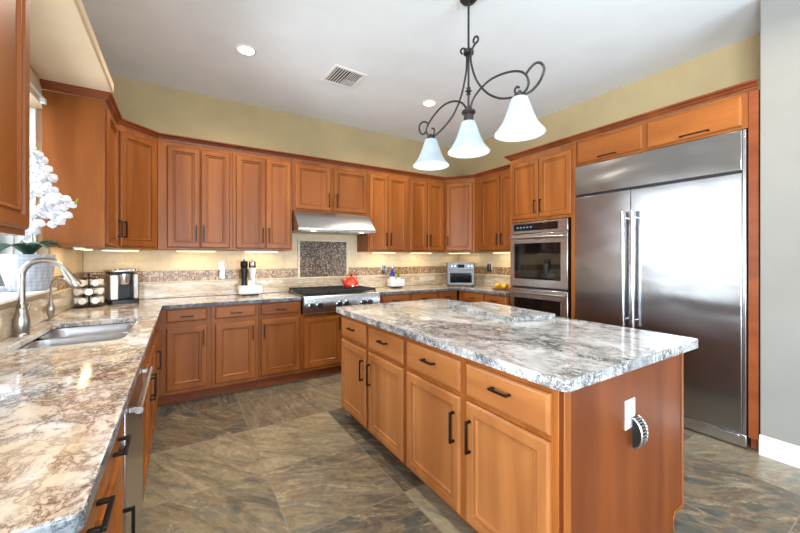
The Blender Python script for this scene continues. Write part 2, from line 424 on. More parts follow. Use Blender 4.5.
def cabinet(name, label, cat, P0, P1, depth, z0, z1, fronts, toe=0, group=None, body=None, end_wood='wood', front_wood='wood'):
    """P0 -> P1: the face line, left to right seen from outside. fronts: (kind, x0, x1, z0, z1, handle or None)"""
    d = Vector((P1[0]-P0[0], P1[1]-P0[1])); wd = d.length
    root = thing(name, label, cat, (P0[0], P0[1], 0), math.atan2(d.y, d.x), group)
    bm = B()
    if body: body(bm, wd)
    else: box(bm, .001, wd-.001, 0, depth, z0+toe, z1)
    obj('body', bm, end_wood, root, .0015)
    if toe:
        bx('toe_kick', 'wood_dark', root, .001, wd-.001, .075, .09, 0.001, toe-.001)
    for kind, x0, x1, a, b, h in fronts:
        bm = B(); prof = DOOR if kind == 'door' else DRAWER
        frontpanel(bm, x0, x1, a, b, scaled(prof, x0, x1, a, b) if kind == 'door' else prof)
        wide = kind == 'drawer' or (x1-x0) > 1.3*(b-a)
        f = obj(kind if kind != 'flap' else 'door', bm, front_wood+'_h' if wide else front_wood, root, angle=20)
        if h:
            obj('handle', handle_mesh(h[1], h[2], h[0], h[3] if len(h) > 3 else .14), 'black', f, .0015, angle=30)
    return root
# ---- uppers, back wall (frame y=4.03)
UZ0, UZ1, DZ0, DZ1 = 1.412, 2.46, 1.432, 2.415
UF = 4.03
def upper(label, x0, x1, doors, z0=UZ0, dz0=DZ0, hz=1.575, hl=.165, group='wall cabinets along the back wall'):
    fr = []
    if len(doors) == 2 and z0 == UZ0:      # the pair meets with a narrow gap
        (a0, b0, s0), (a1, b1, s1) = doors; m = (b0+a1)/2; doors = [(a0, m-.004, s0), (m+.004, b1, s1)]
    for a, b, side in doors:
        hx = (b-x0-.028) if side == 'r' else (a-x0+.028)
        fr.append(('door', a-x0, b-x0, dz0, DZ1, ('v', hx, hz, hl)))
    return cabinet('wall_cabinet', label, 'cabinet', (x0, UF), (x1, UF), YW-UF-.003, z0, UZ1, fr, 0, group)
upper('tall two-door wall cabinet just right of the angled left corner cabinet', -.185, .467, [(-.11, .157, 'r'), (.179, .438, 'l')])
upper('tall two-door wall cabinet at the left side of the range hood', .467, 1.087, [(.496, .786, 'r'), (.807, 1.068, 'l')])
upper('short two-door wall cabinet directly above the steel range hood', 1.087, 2.056, [(1.12, 1.545, 'r'), (1.59, 2.03, 'l')], 1.872, 1.895, 2.02)
upper('tall two-door wall cabinet at the right side of the range hood', 2.056, 2.686, [(2.075, 2.337, 'r'), (2.357, 2.662, 'l')])
upper('tall two-door wall cabinet just left of the angled right corner cabinet', 2.686, 3.325, [(2.708, 2.992, 'r'), (3.02, 3.3, 'l')])
# ---- angled corner uppers
def diag(label, P0, P1, corner, hside, z0=UZ0):
    P0 = Vector(P0); P1 = Vector(P1); d = P1-P0; L = d.length; a = math.atan2(d.y, d.x)
    def body(bm, wd):
        R = Matrix.Rotation(-a, 2)
        out = [(.001, 0), (wd-.001, 0)] + [tuple(R @ (Vector(p)-P0)) for p in corner]
        prism(bm, out, z0, UZ1)
    h = ('v', L-.055 if hside == 'r' else .055, 1.575)
    return cabinet('corner_cabinet', label, 'cabinet', P0, P1, 0, z0, UZ1, [('door', .026, L-.026, DZ0, DZ1, h)], body=body)
e = .004
diag('angled corner wall cabinet with one door above the coffee maker', (-.462, 3.75), (-.187, 4.028), [(-.187, YW-e), (XW+e, YW-e), (XW+e, 3.752)], 'l')
diag('angled corner wall cabinet with one door above the toaster oven', (3.327, 4.028), (3.57, 3.66), [(XR-e, 3.66), (XR-e, YW-e), (3.327, YW-e)], 'l')
# ---- left wall uppers
cabinet('wall_cabinet', 'narrow wall cabinet with wide plain side panel facing the sink window', 'cabinet', (-.462, 3.24), (-.462, 3.748), .326, UZ0, UZ1,
        [('door', .03, .475, DZ0, DZ1, ('v', .45, 1.575))])
cabinet('wall_cabinet', 'near wall cabinet at the left edge in front of the sink window', 'cabinet', (-.462, .70), (-.462, 1.728), .326, UZ0, UZ1,
        [('door', .03, .50, DZ0, DZ1, ('v', .47, 1.575)), ('door', .53, 1.0, DZ0, DZ1, ('v', .56, 1.575))])
# ---- right wall uppers
cabinet('wall_cabinet', 'two-door wall cabinet between the right corner cabinet and the oven tower', 'cabinet', (3.57, 3.658), (3.57, 2.84), XR-3.57-.004, UZ0, UZ1,
        [('door', .115, .468, DZ0, DZ1, ('v', .44, 1.575)), ('door', .477, .79, DZ0, DZ1, ('v', .515, 1.575))])

# ---- crown mouldings
def crown(name, label, path, z, h, out):
    prof = [(0, 0), (.010, 0), (.012, .012), (.022, .018), (.030, .034), (.044, .040), (.048, .046), (.048, .056), (0, .056)]
    prof = [(a*out/.048, b*h/.056) for a, b in prof]
    P = [Vector(p) for p in path]; rings = []
    nrm = lambda d: Vector((d.y, -d.x)).normalized()
    for i, p in enumerate(P):
        n0 = nrm(P[i]-P[i-1]) if i else None; n1 = nrm(P[i+1]-P[i]) if i < len(P)-1 else None
        if n0 is None: m = n1
        elif n1 is None: m = n0
        else: m = (n0+n1).normalized(); m = m/m.dot(n0)
        rings.append([(p.x+m.x*a, p.y+m.y*a, z+b) for a, b in prof])
    bm = B(); V = [[bm.verts.new(q) for q in r] for r in rings]; n = len(prof)
    for a, b in zip(V, V[1:]):
        for k in range(n): bm.faces.new((a[k], a[(k+1) % n], b[(k+1) % n], b[k]))
    bm.faces.new(V[0]); bm.faces.new(V[-1][::-1])
    return tag(obj(name, bm, 'wood_dark', angle=25), label, 'moulding')
crown('crown_moulding', 'cherry crown moulding running along the wall cabinets around the room',
      [(XW+.004, 3.238), (-.461, 3.238), (-.461, 3.749), (-.186, 4.027), (3.326, 4.027), (3.568, 3.659), (3.568, 2.905)], 2.462, .05, .045)
crown('crown_moulding', 'higher cherry crown moulding above the oven tower and the refrigerator',
      [(XR-.004, 2.842), (3.347, 2.842), (3.347, .728)], 2.492, .052, .048)

# ---- oven tower
TY0, TY1 = 2.84, 2.022
def tower_body(bm, wd):
    D = XR-3.35-.004
    box(bm, .001, .028, 0, D, .001, 2.49); box(bm, wd-.05, wd-.001, 0, D, .001, 2.49)
    box(bm, .029, wd-.051, 0, D, 1.745, 2.49); box(bm, .029, wd-.051, 0, D, .10, .27); box(bm, .029, wd-.051, D-.02, D, .271, 1.744)
cabinet('oven_tower', 'tall cherry tower cabinet that houses the double wall oven', 'cabinet', (3.35, TY0), (3.35, TY1), 0, 0, 0,
        [('door', .03, .395, 1.775, 2.425, ('v', .36, 1.90)), ('door', .404, .775, 1.775, 2.425, ('v', .438, 1.90)), ('drawer', .03, .775, .12, .265, ('h', .4, .2, .12))], body=tower_body)
# ---- cabinets over the refrigerator, with the tall end panel
def fridge_cab_body(bm, wd):
    D = XR-3.35-.004
    box(bm, .001, wd-.054, 0, D, 2.238, 2.49)
    pass
fc = cabinet('refrigerator_cabinet', 'row of two wide short doors above the refrigerator with a tall end panel', 'cabinet', (3.35, 2.02), (3.35, .726), 0, 0, 0,
        [('flap', .022, .592, 2.256, 2.468, ('h', .31, 2.276, .16)), ('flap', .628, 1.212, 2.256, 2.468, ('h', .95, 2.276, .18))], body=fridge_cab_body)

bm = B(); box(bm, 1.242, 1.292, 0, .54, .085, 2.49); box(bm, 1.242, 1.292, .055, .54, .001, .0845)
obj('end_panel', bm, 'wood_dark', fc, .002)
# ---- base cabinets
BZ1 = .876; TOE = .10
BF = 3.737
def base(label, P0, P1, fr, depth=.60, top=BZ1, group=None, body=None, name='base_cabinet'):
    return cabinet(name, label, 'cabinet', P0, P1, depth, 0, top, fr, TOE, group, body)
DRZ = (.752, .864); DOZ = (.135, .706)
def std(x0, a, b, side, hv=.59):
    hx = b-.03 if side == 'r' else a+.03
    return [('drawer', a-x0, b-x0, *DRZ, ('h', (a+b)/2-x0, .80, .10)), ('door', a-x0, b-x0, *DOZ, ('v', hx-x0, hv, .14))]
g_ = 'base cabinets along the back wall'
base('base cabinet with drawer over door at the inner left corner of the counter', (-.176, BF), (.246, BF), std(-.176, -.109, .213, 'r'), group=g_)
base('base cabinet with drawer over door, second from the left corner', (.246, BF), (.667, BF), std(.246, .28, .643, 'r'), group=g_)
base('base cabinet with drawer over door next to the cooktop at its left', (.667, BF), (1.098, BF), std(.667, .69, 1.082, 'l'), group=g_)
base('cabinet with two plain doors underneath the gas cooktop', (1.098, BF), (2.06, BF),
     [('door', .03, .458, .135, .69, ('v', .43, .59)), ('door', .488, .93, .135, .69, ('v', .518, .59))], top=.725, group=g_)
base('base cabinet right of the cooktop, seen over the island top', (2.06, BF), (2.505, BF), std(2.06, 2.095, 2.475, 'r'), group=g_)
base('base cabinet second right of the cooktop, seen over the island top', (2.505, BF), (2.955, BF), std(2.505, 2.538, 2.925, 'l'), group=g_)
base('base cabinet filling the right inner corner below the toaster oven', (2.955, BF), (3.308, BF), std(2.955, 2.988, 3.255, 'l'), group=g_)
base('right wall base cabinet nearest the inner corner', (3.31, 3.70), (3.31, 3.222), [('drawer', .125, .46, *DRZ, ('h', .29, .80, .10)), ('door', .125, .46, *DOZ, ('v', .43, .59))], depth=XR-3.31-.004)
base('right wall base cabinet beside the oven tower', (3.31, 3.222), (3.31, 2.842), [('drawer', .02, .362, *DRZ, ('h', .19, .80, .10)), ('door', .02, .362, *DOZ, ('v', .05, .59))], depth=XR-3.31-.004)
# ---- left run (face x=-.176)
LF = -.176
base('near base cabinet below the left counter end, drawer over door', (LF, .79), (LF, 1.07), [('drawer', .02, .26, *DRZ, ('h', .155, .80, .11)), ('door', .02, .26, *DOZ, ('v', .05, .52, .14))])
base('base cabinet between the counter end and the dishwasher', (LF, 1.07), (LF, 1.462), [('drawer', .02, .372, *DRZ, ('h', .19, .80, .11)), ('door', .02, .372, *DOZ, ('v', .335, .47, .13))])
def sink_body(bm, wd):
    box(bm, .001, wd-.001, 0, .60, TOE, .62); box(bm, .001, wd-.001, 0, .02, .621, BZ1)
base('sink base cabinet with two doors under the double sink', (LF, 2.085), (LF, 3.09),
     [('drawer', .02, .49, *DRZ, None), ('drawer', .51, .985, *DRZ, None), ('door', .02, .49, *DOZ, ('v', .46, .55)), ('door', .51, .985, *DOZ, ('v', .54, .55))], body=sink_body)
base('base cabinet between the sink base and the back counter corner', (LF, 3.09), (LF, 3.70),
     [('drawer', .02, .52, *DRZ, None), ('door', .02, .52, *DOZ, ('v', .15, .55))])
# ---- dishwasher
dw = thing('dishwasher', 'stainless steel dishwasher under the left counter', 'dishwasher', (LF, 1.465, 0), PI/2)
bx('tub', 'rubber', dw, .003, .612, .02, .58, .02, .87)
bx('door_panel', 'steel', dw, .004, .611, -.022, .0195, .105, .866, bevel=.004)
bx('kick_plate', 'rubber', dw, .004, .611, .05, .0195+.04, .003, .10)
bm = B(); tube(bm, [(.04, -.054, .805), (.575, -.054, .805)], .0125, 16); hb = obj('handle', bm, 'steel', dw)
for x in (.06, .555): bx('handle_post', 'steel', hb, x-.009, x+.009, -.050, -.0225, .796, .814, bevel=.002)
# ---- island units (face x=1.15)
IF = 1.15; IY1, IYM, IY0 = 2.735, 1.746, .757
IDZ = (.105, .665); IRZ = (.69, .842); IT = .085
def island_unit(label, ya, yb, cols):
    fr = []
    for k, (a, b, side) in enumerate(cols):
        a_, b_ = ya-a, ya-b
        fr.append(('drawer', a_, b_, *IRZ, ('h', (a_+b_)/2, .782, .10)))
        fr.append(('door', a_, b_, *IDZ, ('v', b_-.035 if side == 'r' else a_+.035, .515, .15)))
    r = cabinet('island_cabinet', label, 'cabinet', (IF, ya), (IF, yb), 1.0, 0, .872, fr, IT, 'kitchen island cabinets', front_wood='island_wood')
    return r
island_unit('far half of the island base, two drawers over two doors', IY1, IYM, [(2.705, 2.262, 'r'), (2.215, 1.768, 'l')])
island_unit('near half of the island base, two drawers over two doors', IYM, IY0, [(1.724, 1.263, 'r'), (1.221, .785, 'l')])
ep = thing('end_panel', 'plain cherry end panel closing the near end of the island', 'panel', (IF, .755, 0))
bm = B()
def xzprism(bm, pts, y0, y1):
    a = [bm.verts.new((x, y0, z)) for x, z in pts]; b = [bm.verts.new((x, y1, z)) for x, z in pts]
    for k in range(len(pts)): bm.faces.new((a[k], a[(k+1) % len(pts)], b[(k+1) % len(pts)], b[k]))
    bm.faces.new(a); bm.faces.new(b[::-1])
xzprism(bm, [(.002, .002), (.89, .002), (.89, .062), (.912, .085), (1.006, .085), (1.006, .871), (.002, .871)], -.013, 0)
obj('panel', bm, 'wood_panel', ep)
bx('corner_stile', 'wood', ep, 0, .040, -.020, -.0135, .003, .870, bevel=.002)
bm = B(); xzprism(bm, [(.887, .002), (.897, .002), (.897, .055), (.916, .078), (1.008, .078), (1.008, .870), (.990, .870), (.990, .096), (.908, .096), (.887, .07)], -.018, -.0135)
obj('edge_trim', bm, 'wood', ep, .002)

# ------------------------------------------------------------------ countertops
CZ0, CZ1 = .877, .914
def rrect(x0, x1, y0, y1, r, n=6):
    out = []
    for cx, cy, a0 in ((x1-r, y1-r, 0), (x0+r, y1-r, 90), (x0+r, y0+r, 180), (x1-r, y0+r, 270)):
        for k in range(n+1):
            a = math.radians(a0+90*k/n); out.append((cx+r*math.cos(a), cy+r*math.sin(a)))
    return out
SX0, SX1, SY0, SY1 = -.688, -.25, 2.28, 3.08
def top(name, label, outline, mats, holes=(), z0=CZ0, z1=CZ1, bevel=.006):
    bm = B(); prism(bm, outline, z0, z1, holes)
    bmesh.ops.recalc_face_normals(bm, faces=bm.faces)
    o = None
    for f in bm.faces:
        c_ = f.calc_center_median()
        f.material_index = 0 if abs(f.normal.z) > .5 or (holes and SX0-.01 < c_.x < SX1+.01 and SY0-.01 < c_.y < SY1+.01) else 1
    o = obj(name, bm, mats, None, bevel, angle=30)
    return tag(o, label, 'countertop')
XL = -.137; YBF = 3.706
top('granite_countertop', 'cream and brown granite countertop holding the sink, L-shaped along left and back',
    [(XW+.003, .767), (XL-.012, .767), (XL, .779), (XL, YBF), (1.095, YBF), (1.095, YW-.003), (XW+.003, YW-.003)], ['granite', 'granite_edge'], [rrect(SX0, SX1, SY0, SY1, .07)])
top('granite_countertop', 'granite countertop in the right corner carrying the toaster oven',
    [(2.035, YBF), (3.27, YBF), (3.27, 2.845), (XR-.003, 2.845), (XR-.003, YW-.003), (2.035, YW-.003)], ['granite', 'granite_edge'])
top('island_countertop', 'thick grey and white granite slab on top of the island', rrect(1.113, 2.28, .708, 2.80, .035), ['granite_island', 'granite_island_edge'], z0=.873, z1=.916, bevel=.009)
# loose slab on the island
sl = B(); prism(sl, rrect(-.185, .185, -.375, .375, .012, 3), 0, .03); bmesh.ops.recalc_face_normals(sl, faces=sl.faces)
for f in sl.faces: f.material_index = 0 if abs(f.normal.z) > .5 else 1
o = obj('serving_slab', sl, ['granite_island', 'granite_island_edge'], None, .004, angle=30); o.location = (2.055, 1.864, .9165); o.rotation_euler = (0, 0, -.09)
tag(o, 'rectangular granite serving slab lying on the island top', 'serving slab')

# ------------------------------------------------------------------ backsplashes
G = .0015
def splash(label, items):
    r = thing('backsplash', label, 'backsplash')
    for nm, mt, b in items: bx(nm, mt, r, *b, bevel=.002 if nm != 'mosaic_band' else 0, smooth=False)
    return r
zs = [.9155, 1.070, 1.088, 1.197]
r = splash('back wall backsplash of cream stone tile with brown mosaic band', [
    ('granite_upstand', 'granite_splash', (XW+.03, XR-.03, YW-.026, YW-G, zs[0]+.001, zs[1])),
    ('ledge_strip', 'cream_trim', (XW+.02, XR-.02, YW-.034, YW-G, zs[1]+.0005, zs[2])),
    ('mosaic_band', 'mosaic', (XW+.015, 1.236, YW-.014, YW-G, zs[2]+.0005, zs[3])),
    ('mosaic_band', 'mosaic', (1.924, XR-.015, YW-.014, YW-G, zs[2]+.0005, zs[3])),
    ('tile_field', 'travertine', (XW+.015, 1.089, YW-.012, YW-G, zs[3]+.0005, UZ0-.001)),
    ('tile_field', 'travertine', (1.0895, 1.236, YW-.012, YW-G, zs[3]+.0005, 1.87)),
    ('tile_field', 'travertine', (1.924, 2.054, YW-.012, YW-G, zs[3]+.0005, 1.87)),
    ('tile_field', 'travertine', (1.2365, 1.9235, YW-.012, YW-G, 1.566, 1.87)),
    ('tile_field', 'travertine', (2.0545, XR-.015, YW-.012, YW-G, zs[3]+.0005, UZ0-.001))])
splash('left wall backsplash behind the coffee pod rack and the sink tap', [
    ('granite_upstand', 'granite_splash', (XW+G, XW+.022, .78, YW-.03, zs[0]+.001, zs[1])),
    ('ledge_strip', 'cream_trim', (XW+G, XW+.024, WY1+.03, YW-.036, zs[1]+.0005, zs[2])),
    ('mosaic_band', 'mosaic', (XW+G, XW+.014, WY1+.03, YW-.016, zs[2]+.0005, zs[3])),
    ('tile_field', 'travertine', (XW+G, XW+.012, WY1+.03, YW-.016, zs[3]+.0005, UZ0-.001))])
splash('right wall backsplash beside the oven tower', [
    ('granite_upstand', 'granite_splash', (XR-.022, XR-G, 2.85, YW-.03, zs[0]+.001, zs[1])),
    ('ledge_strip', 'cream_trim', (XR-.024, XR-G, 2.85, YW-.036, zs[1]+.0005, zs[2])),
    ('mosaic_band', 'mosaic', (XR-.014, XR-G, 2.85, YW-.016, zs[2]+.0005, zs[3])),
    ('tile_field', 'travertine', (XR-.012, XR-G, 2.85, YW-.016, zs[3]+.0005, UZ0-.001))])
mp = thing('mosaic_panel', 'dark square-tile mosaic panel framed in cream behind the cooktop', 'wall panel')
bx('mosaic', 'mosaic_fine', mp, 1.268, 1.892, YW-.016, YW-G, 1.090, 1.54, smooth=False)
bm = B()
box(bm, 1.238, 1.267, YW-.022, YW-G, 1.0895, 1.565); box(bm, 1.893, 1.922, YW-.022, YW-G, 1.0895, 1.565); box(bm, 1.2675, 1.8925, YW-.022, YW-G, 1.541, 1.565)
obj('frame', bm, 'cream_trim', mp, .003)

# ------------------------------------------------------------------ range top, hood, ovens, refrigerator
ct = thing('gas_cooktop', 'stainless steel gas cooktop with black grates and six knobs', 'cooktop', (1.565, 3.66, 0))
CW = .455
bm = B(); box(bm, -CW, CW, .03, .66, .735, .925); obj('body', bm, 'steel', ct, .003)
bm = B(); xs = [-CW, CW]
pr = [(.029, .735), (-.012, .737), (-.016, .745), (-.004, .900), (.004, .918), (.029, .925)]
a = [bm.verts.new((-CW, y, z)) for y, z in pr]; b = [bm.verts.new((CW, y, z)) for y, z in pr]
for k in range(len(pr)): bm.faces.new((a[k], a[(k+1) % len(pr)], b[(k+1) % len(pr)], b[k]))
bm.faces.new(a); bm.faces.new(b[::-1]); obj('control_panel', bm, 'steel', ct)
for k in range(3):
    x0 = -CW+.012+k*.2995; bm = B(); x1 = x0+.288
    z0, z1 = .938, .966
    for (p, q, s, t_) in ((x0, x1, .075, .09), (x0, x1, .625, .64), (x0, x1, .36, .374)): box(bm, p, q, s, t_, z0, z1)
    for x in (x0, x0+.068, x0+.137, x0+.206, x1-.013): box(bm, x, x+.013, .0905, .6245, z0+.004, z1)
    for yy in (.15, .22, .30, .43, .50, .575): box(bm, x0+.03, x1-.03, yy, yy+.01, z0+.008, z1-.001)
    for px in (x0, x1-.013):
        for py in (.076, .626): box(bm, px, px+.013, py, py+.013, .9255, z0)
    obj('grate', bm, 'cast', ct, .002)
    for yy in (.22, .50):
        bm = B(); lathe(bm, [(.048, .9255), (.048, .932), (.03, .936), (.03, .942), (.001, .943)], ((x0+x1)/2, yy, 0), 20); obj('burner', bm, 'cast', ct)
for x in (-.375, -.29, -.065, .02, .235, .315):
    bm = B(); lathe(bm, [(.037, -.016), (.037, -.022), (.033, -.026), (.001, -.026)], (x, 0, .815), 20, axis='y'); kb = obj('knob_bezel', bm, 'chrome', ct)
    bm = B(); lathe(bm, [(.029, -.0265), (.029, -.046), (.025, -.052), (.001, -.052)], (x, 0, .815), 20, axis='y'); obj('knob', bm, 'rubber', kb)
hd = thing('range_hood', 'low stainless steel range hood over the cooktop', 'hood', (1.572, YW, 0))
bm = B(); pr = [(-.014, 1.868), (-.36, 1.868), (-.555, 1.675), (-.56, 1.662), (-.56, 1.636), (-.014, 1.636)]
HW = .478
a = [bm.verts.new((-HW+.0, y, z)) for y, z in pr]; b = [bm.verts.new((HW, y, z)) for y, z in pr]
for k in range(len(pr)): bm.faces.new((a[k], a[(k+1) % len(pr)], b[(k+1) % len(pr)], b[k]))
bm.faces.new(a); bm.faces.new(b[::-1]); obj('shell', bm, 'steel', hd, .004)
for x0 in (-.43, .01): bx('filter', 'nickel', hd, x0, x0+.42, -.50, -.10, 1.630, 1.6355)
for x in (-.3, .3):
    bm = B(); lathe(bm, [(.028, 1.6355), (.028, 1.630), (.001, 1.629)], (x, -.525, 0), 16); obj('hood_lamp', bm, 'strip', hd)
    l = bpy.data.lights.new('hood_lamp_light', 'SPOT'); l.energy = 4; l.color = (1, .86, .66); l.spot_size = 2.2; l.shadow_soft_size = .03
    lo = bpy.data.objects.new('hood_lamp_light', l); COL.objects.link(lo); lo.parent = hd; lo.location = (x, -.525, 1.61)
# double oven
ov = thing('double_oven', 'stainless double wall oven with black glass doors in the tower', 'oven', (3.35, 2.806, 0), -PI/2)
OW = .715
bx('chassis', 'rubber', ov, .004, OW-.004, .001, .50, .285, 1.735)
def oven_door(z0, z1):
    e_ = bx('oven_door', 'steel', ov, 0, OW, -.032, -.0005, z0, z1, bevel=.004)
    bx('glass', 'dark_glass', e_, .055, OW-.075, -.0345, -.0325, z0+.085, z1-.105, bevel=.001)
    bm = B(); tube(bm, [(.02, -.075, z1-.045), (OW-.02, -.075, z1-.045)], .0135, 14); h_ = obj('handle', bm, 'steel', e_)
    for x in (.05, OW-.05): bx('handle_post', 'steel', h_, x-.01, x+.01, -.07, -.033, z1-.055, z1-.035, bevel=.002)
oven_door(1.008, 1.60)
oven_door(.40, .985)
cp = bx('control_panel', 'steel', ov, 0, OW, -.03, -.0005, 1.607, 1.732, bevel=.003)
bx('display_glass', 'dark_glass', cp, .045, OW-.105, -.033, -.0305, 1.635, 1.715, bevel=.001)
for k in range(5): bx('touch_icon', 'display', cp, .09+.045*k, .112+.045*k, -.0336, -.0331, 1.668, 1.682)
bx('trim_plate', 'steel', ov, 0, OW, -.02, -.0005, .285, .393, bevel=.003)
# refrigerator
fr = thing('refrigerator', 'large built-in stainless refrigerator with side-by-side doors', 'refrigerator', (3.35, 2.018, 0), -PI/2)
FW = 1.236
bx('cabinet_shell', 'steel', fr, .002, FW-.002, .012, .54, .10, 2.232, bevel=.002)
bx('top_grille', 'steel_door', fr, .003, FW-.022, -.03, .0115, 1.945, 2.226, bevel=.004)
bx('hinge_gap', 'rubber', fr, .003, FW-.022, -.006, .0115, 1.925, 1.9445)
def fdoor(x0, x1, hx):
    d_ = bx('refrigerator_door', 'steel_door', fr, x0, x1, -.03, .0115, .105, 1.924, bevel=.004)
    bm = B(); tube(bm, [(hx, -.085, .765), (hx, -.085, 1.715)], .0155, 18); h_ = obj('handle', bm, 'steel', d_)
    for z in (.80, 1.68):
        bm = B(); tube(bm, [(hx, -.09, z), (hx, -.031, z)], .010, 12); obj('handle_post', bm, 'chrome', h_)
    for z in (.765, 1.715):
        bm = B(); lathe(bm, [(.0175, -.022), (.0175, .022)], (hx, -.085, z), 18); obj('handle_cap', bm, 'chrome', h_)
fdoor(.003, .504, .470); fdoor(.509, FW-.022, .545)
bx('side_trim', 'steel', fr, FW-.020, FW-.002, -.024, .0115, .105, 2.226, bevel=.002)
bx('kick_plate', 'steel', fr, .003, FW-.003, -.012, .0115, .012, .098, bevel=.003)
bm = B(); box(bm, FW-.14, FW-.03, -.05, -.013, .094, .1015); lathe(bm, [(.012, .088), (.012, .104)], (FW-.045, -.04, 0), 14); obj('hinge', bm, 'chrome', fr, .002)

# ------------------------------------------------------------------ sink and taps
sk = thing('kitchen_sink', 'stainless double-bowl undermount sink in the left counter', 'sink', ((SX0+SX1)/2, (SY0+SY1)/2, 0))
cx_, cy_ = (SX0+SX1)/2, (SY0+SY1)/2
def bowl(y0, y1):
    bm = B(); L = []
    for ins, z, rr in ((-.012, .875, .075), (0, .875, .07), (.006, .85, .07), (.016, .70, .07), (.045, .672, .06), (.10, .668, .04)):
        L.append([bm.verts.new((x-cx_, y-cy_, z)) for x, y in rrect(SX0+ins, SX1-ins, y0+ins, y1-ins, max(.02, rr-ins*.2), 5)])
    n = len(L[0])
    for a, b in zip(L, L[1:]):
        for k in range(n): bm.faces.new((a[k], a[(k+1) % n], b[(k+1) % n], b[k]))
    bm.faces.new(L[-1])
    o = obj('bowl', bm, 'steel_sink', sk, angle=50); s = o.modifiers.new('wall', 'SOLIDIFY'); s.thickness = .0015; s.offset = -1
    bm = B(); lathe(bm, [(.045, .6685), (.045, .671), (.034, .6725), (.03, .670), (.001, .6695)], (0, (y0+y1)/2-cy_, 0), 20); obj('drain', bm, 'chrome', o)
bowl(SY0+.002, 2.70); bowl(2.745, SY1-.002)
bx('divider', 'steel_sink', sk, SX0+.02-cx_, SX1-.02-cx_, 2.713-cy_, 2.732-cy_, .75, .875, bevel=.006)
# main faucet
fa = thing('kitchen_faucet', 'tall brushed nickel gooseneck faucet with pull-down spray by the sink', 'faucet', (-.731, 2.68, CZ1))
bm = B(); lathe(bm, [(.032, .0005), (.033, .008), (.030, .014), (.033, .03), (.0355, .06), (.034, .09), (.027, .12), (.022, .145), (.024, .152), (.020, .16), (.0165, .17)], n=24); obj('base_body', bm, 'nickel', fa)
pts = [(0, 0, .165), (0, 0, .31)]
for k in range(1, 15):
    a = PI - PI*.87*k/14; pts.append((.088+.088*math.cos(a), 0, .32+.088*math.sin(a)))
bm = B(); tube(bm, pts, [.0155]*len(pts), 16); obj('spout', bm, 'nickel', fa)
pe = Vector(pts[-1]); dd = (pe-Vector(pts[-2])).normalized()
bm = B(); tube(bm, [pe, pe+dd*.012, pe+dd*.06, pe+dd*.10, pe+dd*.112], [.0165, .018, .021, .029, .027], 18); obj('spray_head', bm, 'nickel', fa)
bm = B(); tube(bm, [(0, .02, .10), (0, .05, .105), (.005, .062, .13), (.012, .07, .165)], [.011, .010, .008, .007], 12); obj('lever', bm, 'nickel', fa)
# filter tap
ft = thing('filter_tap', 'small gooseneck tap with dark base standing behind the sink corner', 'faucet', (-.738, 3.21, CZ1))
bm = B(); lathe(bm, [(.020, .0005), (.021, .006), (.012, .014), (.015, .03), (.021, .055), (.022, .085), (.016, .11), (.009, .125), (.007, .135)], n=18); obj('base_body', bm, 'nickel', ft)
pts = [(0, 0, .13), (.002, 0, .22)]
for k in range(1, 11):
    a = PI - PI*.85*k/10; pts.append((.047+.045*math.cos(a), 0, .235+.045*math.sin(a)))
bm = B(); tube(bm, pts, .0065, 10); obj('spout', bm, 'nickel', ft)
bm = B(); tube(bm, [(0, .005, .10), (0, .04, .115)], .005, 8); obj('lever', bm, 'nickel', ft)

# ------------------------------------------------------------------ ceiling fittings
def downlight(label, x, y):
    r = thing('downlight', label, 'ceiling light', (x, y, ZC), 0, 'recessed ceiling lights')
    bm = B(); lathe(bm, [(.062, -.0005), (.085, -.0005), (.085, -.004), (.078, -.008), (.064, -.008)], n=28, cap=False)
    obj('trim_ring', bm, 'white_paint', r)
    bm = B(); lathe(bm, [(.063, -.001), (.063, -.005), (.03, -.0065), (.001, -.0065)], n=24); obj('lens', bm, 'lamp', r)
    l = bpy.data.lights.new('downlight_light', 'AREA'); l.shape = 'DISK'; l.size = .12; l.energy = 19; l.color = (1, .88, .70); l.spread = 2.7
    o = bpy.data.objects.new('downlight_light', l); COL.objects.link(o); o.parent = r; o.location = (0, 0, -.012)
    return r
downlight('recessed ceiling downlight at the left above the corner cabinets', .477, 3.22)
downlight('recessed ceiling downlight half hidden behind the chandelier', 2.43, 3.22)
downlight('added fill downlight above the refrigerator aisle, out of the picture', 2.5, .5)  # lamp added for fill, no fixture seen here
downlight('added fill downlight above the left counter aisle, out of the picture', .45, .9)  # also an unseen lamp, added to brighten the room
vt = thing('ceiling_vent', 'white louvred air vent in the ceiling over the cooktop', 'vent', (1.37, 3.20, ZC), .05)
bm = B()
for x0, x1, y0, y1 in ((-.17, .17, -.17, -.14), (-.17, .17, .14, .17), (-.17, -.14, -.14, .14), (.14, .17, -.14, .14)): box(bm, x0, x1, y0, y1, -.010, -.0005)
obj('frame', bm, 'white_paint', vt, .003)
bx('backing', 'rubber', vt, -.139, .139, -.139, .139, -.003, -.0005)
def slats(x0, x1, y0, y1, along, tilt, n=7, hw=.0075):
    bm = B()
    for k in range(n):
        c = (k+.5)/n
        s0 = len(bm.verts)
        if along == 'x':
            y = y0+(y1-y0)*c; v = box(bm, x0, x1, y-hw, y+hw, -.0085, -.007); mm = Matrix.Translation((0, y, -.008)) @ Matrix.Rotation(tilt, 4, 'X') @ Matrix.Translation((0, -y, .008))
        else:
            x = x0+(x1-x0)*c; v = box(bm, x-hw, x+hw, y0, y1, -.0085, -.007); mm = Matrix.Translation((x, 0, -.008)) @ Matrix.Rotation(tilt, 4, 'Y') @ Matrix.Translation((-x, 0, .008))
        xf(bm, mm, v)
    obj('louver', bm, 'white_paint', vt)
slats(-.138, -.003, .003, .138, 'y', .1, 5, .0042); slats(.003, .138, .003, .138, 'x', -.1, 6, .0045)
